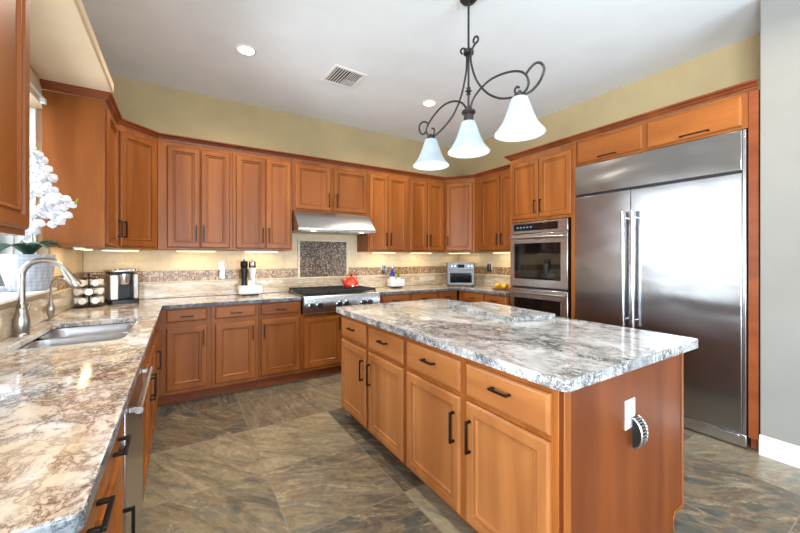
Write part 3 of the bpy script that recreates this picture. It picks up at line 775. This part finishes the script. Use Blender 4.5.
slats(-.138, -.003, -.138, -.003, 'y', .1, 5, .0042); slats(.003, .138, -.138, -.003, 'y', -.35)

# ---- chandelier
CX, CY = 1.67, 1.77
ch = thing('chandelier', 'wrought iron scroll chandelier with three white bell glass shades over the island', 'chandelier', (CX, CY, ZC))
def L(p, dx=0): return (dx, p[0]-CY, p[1]-ZC)
def spline(pts, n=6):
    P = [Vector(p) for p in pts]; out = []
    for i in range(len(P)-1):
        p0 = P[max(0, i-1)]; p1 = P[i]; p2 = P[i+1]; p3 = P[min(len(P)-1, i+2)]
        for k in range(n):
            t_ = k/n; out.append(.5*((2*p1)+(p2-p0)*t_+(2*p0-5*p1+4*p2-p3)*t_**2+(3*p1-p0-3*p2+p3)*t_**3))
    out.append(P[-1]); return out
bm = B(); lathe(bm, [(.055, -.0005), (.06, -.012), (.045, -.03), (.012, -.04), (.010, -.05)], n=24); obj('canopy', bm, 'iron', ch)
bm = B(); tube(bm, [(0, 0, -.045), (0, 0, 2.34-ZC)], .0075, 12)
obj('rod', bm, 'iron', ch)
bm = B(); lathe(bm, [(.008, -.03), (.016, -.02), (.010, -.008), (.022, .0), (.010, .008), (.016, .02), (.008, .03)], (0, 0, 2.47-ZC), 16); obj('knuckle', bm, 'iron', ch)
bm = B(); lathe(bm, [(.01, .012), (.034, .012), (.036, .0), (.034, -.012), (.01, -.012)], (0, 0, 2.735-ZC), 18); obj('collar', bm, 'iron', ch)
bm = B(); lathe(bm, [(.010, .045), (.018, .035), (.012, .02), (.045, .01), (.048, -.004), (.032, -.02), (.034, -.045)], (0, 0, 2.325-ZC), 20); obj('hub', bm, 'iron', ch)
arms = dict(
 tallL=[(1.848,2.767),(1.862,2.790),(1.848,2.802),(1.82,2.788),(1.803,2.752),(1.8,2.68),(1.813,2.593),(1.862,2.464),(1.948,2.366),(2.048,2.314),(2.138,2.286),(2.19,2.28)],
 tallR=[(1.709,2.764),(1.709,2.787),(1.690,2.796),(1.669,2.778),(1.672,2.757),(1.703,2.746),(1.728,2.715),(1.734,2.649),(1.687,2.513),(1.594,2.388),(1.478,2.305),(1.353,2.268)],
 lowL=[(1.783,2.325),(1.8,2.371),(1.841,2.419),(1.919,2.458),(2.025,2.473),(2.134,2.446),(2.225,2.392),(2.251,2.341),(2.207,2.293),(2.161,2.289),(2.147,2.325),(2.178,2.345)],
 loopL=[(2.251,2.346),(2.297,2.333),(2.339,2.368),(2.349,2.415),(2.306,2.435),(2.251,2.416),(2.225,2.386)],
 lowR=[(1.75,2.337),(1.731,2.391),(1.672,2.435),(1.571,2.463),(1.452,2.452),(1.358,2.42),(1.306,2.377),(1.286,2.326),(1.302,2.289),(1.339,2.277),(1.37,2.293),(1.382,2.319),(1.367,2.333),(1.351,2.322)],
 loopR=[(1.306,2.375),(1.279,2.399),(1.244,2.411),(1.212,2.4),(1.189,2.367),(1.193,2.332),(1.222,2.293),(1.27,2.268),(1.329,2.267)])
for k, (nm, P) in enumerate(arms.items()):
    dx = {'tallL': .012, 'tallR': -.012}.get(nm, 0)
    bm = B(); tube(bm, spline([L(p, dx) for p in P], 6), .0068, 8, flat=(1.0, 1.0)); obj('scroll_arm', bm, 'iron', ch)
for yc in (2.192, 1.77, 1.348):
    fit = B(); lathe(fit, [(.010, .04), (.016, .03), (.030, .022), (.034, .0), (.030, -.012)], (0, yc-CY, 2.262-ZC), 20); obj('shade_fitter', fit, 'iron', ch)
    bm = B()
    prof = [(.046, 2.258), (.052, 2.24), (.060, 2.215), (.072, 2.18), (.085, 2.145), (.100, 2.112), (.120, 2.082), (.138, 2.062), (.144, 2.052), (.140, 2.052), (.134, 2.062),
            (.116, 2.083), (.096, 2.113), (.081, 2.146), (.068, 2.181), (.056, 2.216), (.048, 2.24), (.042, 2.256)]
    lathe(bm, [(r_, z-ZC) for r_, z in prof], (0, yc-CY, 0), 40, cap=False)
    sh = obj('shade', bm, 'shade', ch, angle=60)
    bm = B(); lathe(bm, [(.012, 2.24-ZC), (.014, 2.215-ZC), (.026, 2.19-ZC), (.031, 2.165-ZC), (.026, 2.14-ZC), (.012, 2.128-ZC), (.001, 2.126-ZC)], (0, yc-CY, 0), 18)
    obj('bulb', bm, 'bulb', sh)
    l = bpy.data.lights.new('bulb_light', 'POINT'); l.energy = 3.5; l.color = (1, .95, .88); l.shadow_soft_size = .03
    lo = bpy.data.objects.new('bulb_light', l); COL.objects.link(lo); lo.parent = ch; lo.location = (0, yc-CY, 2.10-ZC)

# ------------------------------------------------------------------ under-cabinet lights
def strip(label, x, y, rz, length, power=.85):
    r = thing('under_cabinet_light', label, 'light', (x, y, UZ0-.0005), rz, 'light bars under the wall cabinets')
    bx('housing', 'white_plastic', r, -length/2, length/2, -.03, .03, -.014, -.0005, bevel=.002)
    bx('lens', 'strip', r, -length/2+.01, length/2-.01, -.022, .022, -.018, -.0145)
    o = area('under_cabinet_glow', (0, 0, -.022), (0, .25, -1), length-.02, .04, power, (1, .80, .50)); o.parent = r
    return r
strip('warm light bar under the first two-door back wall cabinet from the left', .14, 4.17, 0, .36)
strip('warm light bar under the wall cabinet left of the hood', .78, 4.17, 0, .36)
strip('warm light bar under the wall cabinet right of the hood', 2.37, 4.17, 0, .36)
strip('warm light bar under the wall cabinet just left of the toaster oven corner', 3.0, 4.17, 0, .36)
strip('warm light bar under the corner cabinet above the toaster oven', 3.66, 4.08, -.985, .34, .5)
strip('warm light bar under the cabinet beside the oven tower', 3.73, 3.25, -PI/2, .40)
strip('warm light bar under the corner cabinet above the coffee maker', -.46, 4.04, PI/4, .32)
strip('warm light bar under the side-panelled cabinet next to the window', -.62, 3.5, PI/2, .34)

# ------------------------------------------------------------------ small things
# orchid
po = thing('orchid', 'white orchid in a hexagon-textured pot on the window sill', 'plant', (-.83, 3.16, WZ0+.0185))
bm = B(); lathe(bm, [(.085, .001), (.092, .004), (.118, .11), (.127, .22), (.127, .232), (.119, .232), (.115, .205), (.001, .20)], n=36); pot = obj('pot', bm, 'pot', po)
bm = B(); lathe(bm, [(.113, .2055), (.112, .215), (.06, .222), (.001, .22)], n=24); obj('bark', bm, 'soil', pot)
def leaf(ang, ln, wd, droop, z):
    bm = B(); n = 8; rows = []
    ca, sa = math.cos(ang), math.sin(ang)
    for i in range(n+1):
        t_ = i/n; rr = ln*t_; h = z+.10*math.sin(t_*PI*.62)-droop*t_*t_; hw = wd*math.sin(PI*min(1, .12+t_*.88))**.7*.5+.002
        rows.append([bm.verts.new((ca*rr-sa*s*hw, sa*rr+ca*s*hw, h+abs(s)*.012)) for s in (-1, 0, 1)])
    for a, b in zip(rows, rows[1:]):
        for k in range(2): bm.faces.new((a[k], a[k+1], b[k+1], b[k]))
    o = obj('leaf', bm, 'leaf', po, angle=80); s = o.modifiers.new('t', 'SOLIDIFY'); s.thickness = .004
for ang, ln, wd, dr in ((.35, .15, .07, .04), (1.9, .13, .065, .03), (-.9, .20, .075, .05), (-1.9, .22, .08, .08), (-.25, .15, .06, .02)): leaf(ang, ln, wd, dr, .225)
FL = [[(.038, -.088, .862), (.066, -.073, .826), (.028, -.082, .786), (.084, -.07, .778), (.047, -.069, .735), (.109, -.097, .718), (.028, -.099, .683), (.072, -.058, .67), (.116, -.087, .644), (.043, -.088, .61)],
      [(.018, -.063, .367), (.053, -.074, .412), (.06, -.068, .489), (.142, -.057, .437), (.121, -.05, .598), (.094, -.076, .542), (.139, -.068, .506), (.188, -.092, .475), (.17, -.076, .586), (.2, -.058, .552)]]
stems = [[(-.02, -.01, .21), (-.03, -.02, .42), (-.01, -.03, .60), (.06, -.035, .66), (.09, -.04, .72), (.06, -.045, .80), (.045, -.05, .90)],
         [(.02, .01, .21), (.02, 0, .32), (.02, -.02, .44), (.05, -.03, .53), (.11, -.03, .565), (.17, -.04, .575), (.235, -.05, .585)]]
def flower(p, facing, s):
    bm = B(); R = Vector(facing).to_track_quat('Z', 'Y').to_matrix().to_4x4(); rr = random.uniform(0, 1)
    mt = Matrix.Translation(p) @ R @ Matrix.Rotation(rr, 4, 'Z')
    def petal(a, ln, wd, lift):
        rows = []
        for i in range(6):
            t_ = i/5; hw = wd*(math.sin(PI*min(1, .1+.84*t_))**.6)*.5
            rows.append([bm.verts.new(mt @ Matrix.Rotation(a, 4, 'Z') @ Vector((ln*t_, q*hw, lift*t_*(1.3-t_)+.006*abs(q)))) for q in (-1, 0, 1)])
        for u, v in zip(rows, rows[1:]):
            for k in range(2): bm.faces.new((u[k], u[k+1], v[k+1], v[k]))
    for k in range(3): petal(2*PI*k/3+PI/2, s, s*.62, .006)
    petal(0.0, s*1.05, s*1.05, .012); petal(PI, s*1.05, s*1.05, .012)
    o = obj('flower', bm, 'petal', po, angle=80); m_ = o.modifiers.new('t', 'SOLIDIFY'); m_.thickness = .0015
    bm = B(); tube(bm, [mt @ Vector((0, 0, 0)), mt @ Vector((0, 0, .014)), mt @ Vector((0, -.012, .022))], [.006, .009, .004], 8); obj('lip', bm, 'petal', o)
for st in stems:
    sp = spline(st, 6); bm = B(); tube(bm, sp, [.0042-.002*i/len(sp) for i in range(len(sp))], 8); obj('stem', bm, 'stem', po)
    for p in FL[stems.index(st)]:
        flower(Vector(p), (.45+.5*random.uniform(-1, 1), -.85, random.uniform(-.25, .3)), random.uniform(.042, .054))
    bm = B()
    e_ = sp[-1]
    for q in range(3): lathe(bm, [(.001, -.009), (.006, -.004), (.007, .002), (.001, .010)], e_+Vector((.006*q, -.006*q, .012*(q-1))), 8)
    obj('bud', bm, 'plant', po)

# coffee maker (local -y is its front)
cm = thing('coffee_maker', 'silver and black single-serve coffee maker in the left counter corner', 'coffee maker', (-.47, 4.14, CZ1+.0005), .28)
bm = B(); prism(bm, rrect(-.11, .11, -.16, .14, .03), 0, .035); obj('base_tray', bm, 'rubber', cm, .004)
bm = B(); prism(bm, rrect(-.10, .10, -.01, .14, .03), .0355, .29); obj('tower', bm, 'rubber', cm, .004)
bx('side_panel', 'nickel', cm, -.112, -.040, -.155, .03, .036, .272, bevel=.012)
bx('side_panel', 'nickel', cm, .058, .108, -.155, .03, .036, .272, bevel=.012)
bm = B(); lathe(bm, [(.052, .175), (.056, .185), (.057, .27), (.001, .272)], (.003, -.09, 0), 28); obj('brew_head', bm, 'steel', cm)
bm = B(); prism(bm, rrect(-.125, .115, -.17, .10, .05), .293, .306); obj('lid', bm, 'nickel', cm, .005)
bm = B(); tube(bm, [(-.085, -.17, .300), (-.06, -.188, .314), (0, -.195, .318), (.06, -.188, .314), (.085, -.17, .300)], .007, 10); obj('lid_handle', bm, 'chrome', cm)
# pod rack: three tiers
rk = thing('pod_rack', 'round black wire coffee pod rack of three tiers beside the coffee maker', 'rack', (-.665, 3.93, CZ1+.0005))
def ring(bm, r, z, t=.0025):
    pts = [(r*math.cos(2*PI*k/28), r*math.sin(2*PI*k/28), z) for k in range(29)]; tube(bm, pts, t, 6)
bm = B(); lathe(bm, [(.098, 0), (.098, .006), (.02, .010), (.001, .010)], n=28); obj('rack_base', bm, 'black', rk)
bm = B(); tube(bm, [(0, 0, .009), (0, 0, .262)], .005, 8); lathe(bm, [(.001, .262), (.009, .268), (.009, .276), (.001, .283)], n=10); obj('post', bm, 'black', rk)
tz = (.058, .133, .208)
for z in tz:
    for dz in (-.031, .031):
        bm = B(); ring(bm, .052, z+dz); obj('wire_ring', bm, 'black', rk)
TN = ('bottom', 'middle', 'top')
for ti, z in enumerate(tz):
    for k in range(7):
        a = -PI/2+2*PI*(k+.5*(ti % 2))/7-.3
        nm = thing('coffee_pod', '', 'coffee pod', (-.665, 3.93, CZ1+z), a, 'coffee pods in the wire rack')
        nm['label'] = 'white foil-capped coffee pod in the %s tier of the wire rack' % TN[ti]
        bm = B(); lathe(bm, [(.018, .054), (.022, .058), (.0255, .092), (.0275, .094)], n=18, axis='x'); obj('cup', bm, 'pod', nm)
        bm = B(); lathe(bm, [(.0278, .0942), (.0278, .0965), (.020, .0975), (.001, .0975)], n=18, axis='x'); obj('foil_lid', bm, 'ceramic', nm)
# round white tray risers
def riser(label, x, y, wd, dp, hh):
    r = thing('caddy', label, 'caddy', (x, y, CZ1+.0005))
    bm = B(); prism(bm, rrect(-wd*.33, wd*.33, -dp*.33, dp*.33, .02), 0, .018); obj('foot', bm, 'black', r, .002)
    bm = B(); Ls = []
    for ins, z in ((.012, .0185), (0, .03), (0, hh), (.007, hh), (.008, .03)):
        Ls.append([bm.verts.new((a, b, z)) for a, b in rrect(-wd/2+ins, wd/2-ins, -dp/2+ins, dp/2-ins, .035-ins*.5, 5)])
    n = len(Ls[0])
    for a, b in zip(Ls, Ls[1:]):
        for k in range(n): bm.faces.new((a[k], a[(k+1) % n], b[(k+1) % n], b[k]))
    bm.faces.new(Ls[0][::-1]); bm.faces.new(Ls[-1]); obj('bowl', bm, 'ceramic', r, angle=50)
    return r
TX, TY = .66, 4.17
riser('white ceramic caddy on a dark foot holding two tall mills', TX, TY, .25, .15, .115)
def mill(label, x, y, z, mat, capm):
    r = thing('pepper_mill', label, 'mill', (x, y, z), 0, 'tall mills in the white caddy')
    bm = B(); lathe(bm, [(.033, 0), (.034, .02), (.032, .06), (.028, .12), (.030, .18), (.037, .235), (.038, .26), (.033, .272)], n=24); obj('body', bm, mat, r)
    bm = B(); lathe(bm, [(.031, .2725), (.038, .285), (.040, .32), (.035, .345), (.012, .352), (.006, .356), (.008, .366), (.001, .372)], n=24); obj('cap', bm, capm, r)
mill('tall black pepper mill standing in the white caddy', TX-.060, TY+.018, CZ1+.031, 'rubber', 'black')
mill('tall pale salt mill standing beside the black mill', TX+.026, TY+.018, CZ1+.031, 'ceramic', 'chrome')
jr = thing('spice_jar', 'small clear-lidded white jar in front of the mills', 'jar', (TX-.015, TY-.040, CZ1+.031))
bm = B(); lathe(bm, [(.016, 0), (.017, .005), (.017, .13), (.014, .138)], n=20); obj('jar_body', bm, 'ceramic', jr)
bm = B(); lathe(bm, [(.018, .1385), (.018, .158), (.001, .159)], n=20); obj('lid', bm, 'nickel', jr)
T2X, T2Y = 2.555, 4.17
riser('white ceramic caddy on a dark foot holding the blue bottle', T2X+.015, T2Y, .235, .14, .12)
bo = thing('blue_bottle', 'cobalt blue glass bottle with pale label in the right caddy', 'bottle', (T2X-.05, T2Y, CZ1+.031))
bm = B(); lathe(bm, [(.033, 0), (.036, .006), (.036, .15), (.028, .175), (.013, .20), (.012, .245)], n=24); obj('body', bm, 'blue_glass', bo)
bm = B(); lathe(bm, [(.0145, .2455), (.0145, .275), (.001, .276)], n=18); obj('cap', bm, 'chrome', bo)
bm = B(); lathe(bm, [(.0364, .075), (.0364, .125)], n=24, cap=False); obj('paper_label', bm, 'ceramic', bo)
pp = thing('potted_herb', 'tiny green plant in a white cup inside the right caddy', 'plant', (T2X+.045, T2Y, CZ1+.031))
bm = B(); lathe(bm, [(.028, 0), (.036, .11), (.033, .11), (.03, .10), (.001, .098)], n=22); obj('cup', bm, 'ceramic', pp)
for k in range(12):
    a = 2.4*k; bm = B(); ln = random.uniform(.03, .06); zz = .105+.008*k
    ca, sa = math.cos(a), math.sin(a)
    v = [bm.verts.new(q) for q in ((0, 0, zz-.01), (ca*ln*.5-sa*.014, sa*ln*.5+ca*.014, zz+.022), (ca*ln, sa*ln, zz+.02), (ca*ln*.5+sa*.014, sa*ln*.5-ca*.014, zz+.022))]
    bm.faces.new(v); o = obj('leaf', bm, 'plant', pp, smooth=False); m_ = o.modifiers.new('t', 'SOLIDIFY'); m_.thickness = .002
# kettle
kt = thing('kettle', 'glossy red kettle with black knob on the cooktop grate', 'kettle', (1.82, 4.03, .9667))
bm = B(); lathe(bm, [(.078, 0), (.088, .004), (.094, .03), (.090, .06), (.074, .09), (.048, .108), (.044, .110)], n=32); obj('body', bm, 'red', kt)
bm = B(); lathe(bm, [(.046, .1105), (.044, .118), (.024, .126), (.008, .129)], n=24); ld = obj('lid', bm, 'red', kt)
bm = B(); lathe(bm, [(.007, .1295), (.008, .136), (.015, .143), (.013, .153), (.001, .157)], n=16); obj('knob', bm, 'rubber', ld)
bm = B(); tube(bm, [(-.075, -.01, .035), (-.105, -.02, .055), (-.125, -.027, .083), (-.138, -.03, .10)], [.024, .019, .013, .011], 14); obj('spout', bm, 'red', kt)
bm = B(); tube(bm, spline([(-.06, 0, .10), (-.058, 0, .135), (-.025, 0, .166), (.03, 0, .166), (.068, 0, .135), (.074, 0, .095)], 5), .007, 10); obj('handle', bm, 'red', kt)
bm = B(); lathe(bm, [(.0885, .010), (.096, .018), (.0885, .026)], n=32, cap=False); obj('rim_band', bm, 'chrome', kt)
# toaster oven (front is local -y)
to = thing('toaster_oven', 'silver countertop toaster oven in the right counter corner', 'toaster oven', (3.53, 3.92, CZ1+.0005), -.66)
bm = B(); prism(bm, rrect(-.20, .20, -.13, .17, .015, 3), .018, .345); obj('body', bm, 'toaster', to, .006)
for x in (-.17, .17):
    for y in (-.10, .14):
        bm = B(); lathe(bm, [(.014, 0), (.016, .0178)], (x, y, 0), 12); obj('foot', bm, 'rubber', to)
dr = bx('glass_door', 'toaster', to, -.19, .19, -.146, -.131, .03, .235, bevel=.003)
bx('door_glass', 'dark_glass', dr, -.155, .155, -.1485, -.1465, .055, .195, bevel=.001)
bm = B(); tube(bm, [(-.15, -.175, .222), (.15, -.175, .222)], .008, 12); h_ = obj('handle', bm, 'chrome', dr)
for x in (-.13, .13): bx('handle_post', 'chrome', h_, x-.006, x+.006, -.17, -.1465, .217, .227)
fp = bx('control_strip', 'toaster', to, -.19, .19, -.144, -.131, .245, .335, bevel=.003)
bx('display', 'dark_glass', fp, -.05, .05, -.1465, -.1445, .272, .318)
for x in (-.14, -.095, .10, .145):
    bm = B(); lathe(bm, [(.014, -.1445), (.014, -.158), (.001, -.159)], (x, 0, .293), 16, axis='y'); obj('knob', bm, 'chrome', fp)
# board with yellow fruit
bd = tag(obj('serving_board', (lambda b_: (lathe(b_, [(.001, 0), (.135, 0), (.14, .006), (.14, .012), (.001, .012)], n=36, cap=False), b_)[1])(B()), 'wood_dark'), 'thin round wooden board beside the oven tower under yellow fruit', 'board')
bd.location = (3.60, 3.17, CZ1+.0005)
bn = ['yellow lemon on the round board, nearest the toaster oven', 'yellow lemon on the round board, beside the oven tower', 'yellow lemon at the back of the round board']
for (dx, dy, a), lb in zip(((-.035, .055, .3), (-.03, -.045, 1.1), (.055, .01, 2.0)), bn):
    bm = B(); lathe(bm, [(.001, -.058), (.008, -.052), (.014, -.045), (.032, -.025), (.038, 0), (.032, .025), (.014, .045), (.008, .053), (.001, .058)], n=20, axis='x')
    o = tag(obj('lemon', bm, 'yellow'), lb, 'lemon', 'lemons on the round board'); o.location = (3.60+dx, 3.17+dy, CZ1+.0127+.038); o.rotation_euler = (0, 0, a)
# outlets: plate against the wall (local -y front)
def outlet(label, x, y, z, rz, w_=.072, h_=.116):
    r = thing('wall_outlet', label, 'outlet', (x, y, z), rz, 'white wall outlets')
    bm = B(); frontpanel(bm, -w_/2, w_/2, -h_/2, h_/2, [(0, .0008), (0, .004), (.003, .0065)]); obj('cover_plate', bm, 'white_plastic', r)
    bm = B()
    bm.free()
    for s in (-1, 1): bx('receptacle', 'white_plastic', r, -.017, .017, -.0085, -.0066, s*.026-.015, s*.026+.015, bevel=.002)
    return r
def plug(label, x, y, z, rz):
    r = thing('plug_in_light', label, 'plug-in light', (x, y, z), rz, 'ribbed plug-in night lights')
    bm = B(); n = 14; hh = .062; dep = .034
    A = []
    for k in range(n+1):
        a = -PI/2+PI*k/n; A.append((-.009-dep*math.cos(a), hh*math.sin(a)))
    for x0, x1 in ((-.022, .022),):
        a = [bm.verts.new((x0, y_, z_)) for y_, z_ in A]; b = [bm.verts.new((x1, y_, z_)) for y_, z_ in A]
        for k in range(len(A)): bm.faces.new((a[k], a[(k+1) % len(A)], b[(k+1) % len(A)], b[k]))
        bm.faces.new(a); bm.faces.new(b[::-1])
    obj('core', bm, 'rubber', r)
    bm = B()
    for s in (-1, 1):
        tube(bm, [(s*.024, y_*1.06, z_) for y_, z_ in A], .0045, 8)
    obj('rim', bm, 'nickel', r)
    for k in range(1, n):
        bm = B(); y_, z_ = A[k]; tube(bm, [(-.023, y_*1.10, z_), (.023, y_*1.10, z_)], .0036, 6); obj('rib', bm, 'chrome', r)
outlet('white outlet plate on the near end panel of the island', 1.618, .7415, .675, 0, .078, .122)
plug('ribbed silver plug-in light on the outlet of the island end panel', 1.632, .7345, .60, 0)
yb_ = YW-.0145
outlet('white outlet on the back splash between coffee maker and mills', .385, yb_, 1.245, 0, .066, .10)
plug('ribbed plug-in light on the back wall left of the mills', .392, yb_-.007, 1.17, 0)
outlet('white outlet on the back splash right of the red kettle', 2.455, yb_, 1.20, 0, .062, .09)
plug('ribbed plug-in light on the back wall left of the blue bottle', 2.46, yb_-.007, 1.165, 0)
outlet('white outlet on the right wall beside the toaster oven', XR-.0145, 3.66, 1.21, -PI/2)
plug('ribbed plug-in light on the right wall beside the toaster oven', XR-.0215, 3.655, 1.18, -PI/2)
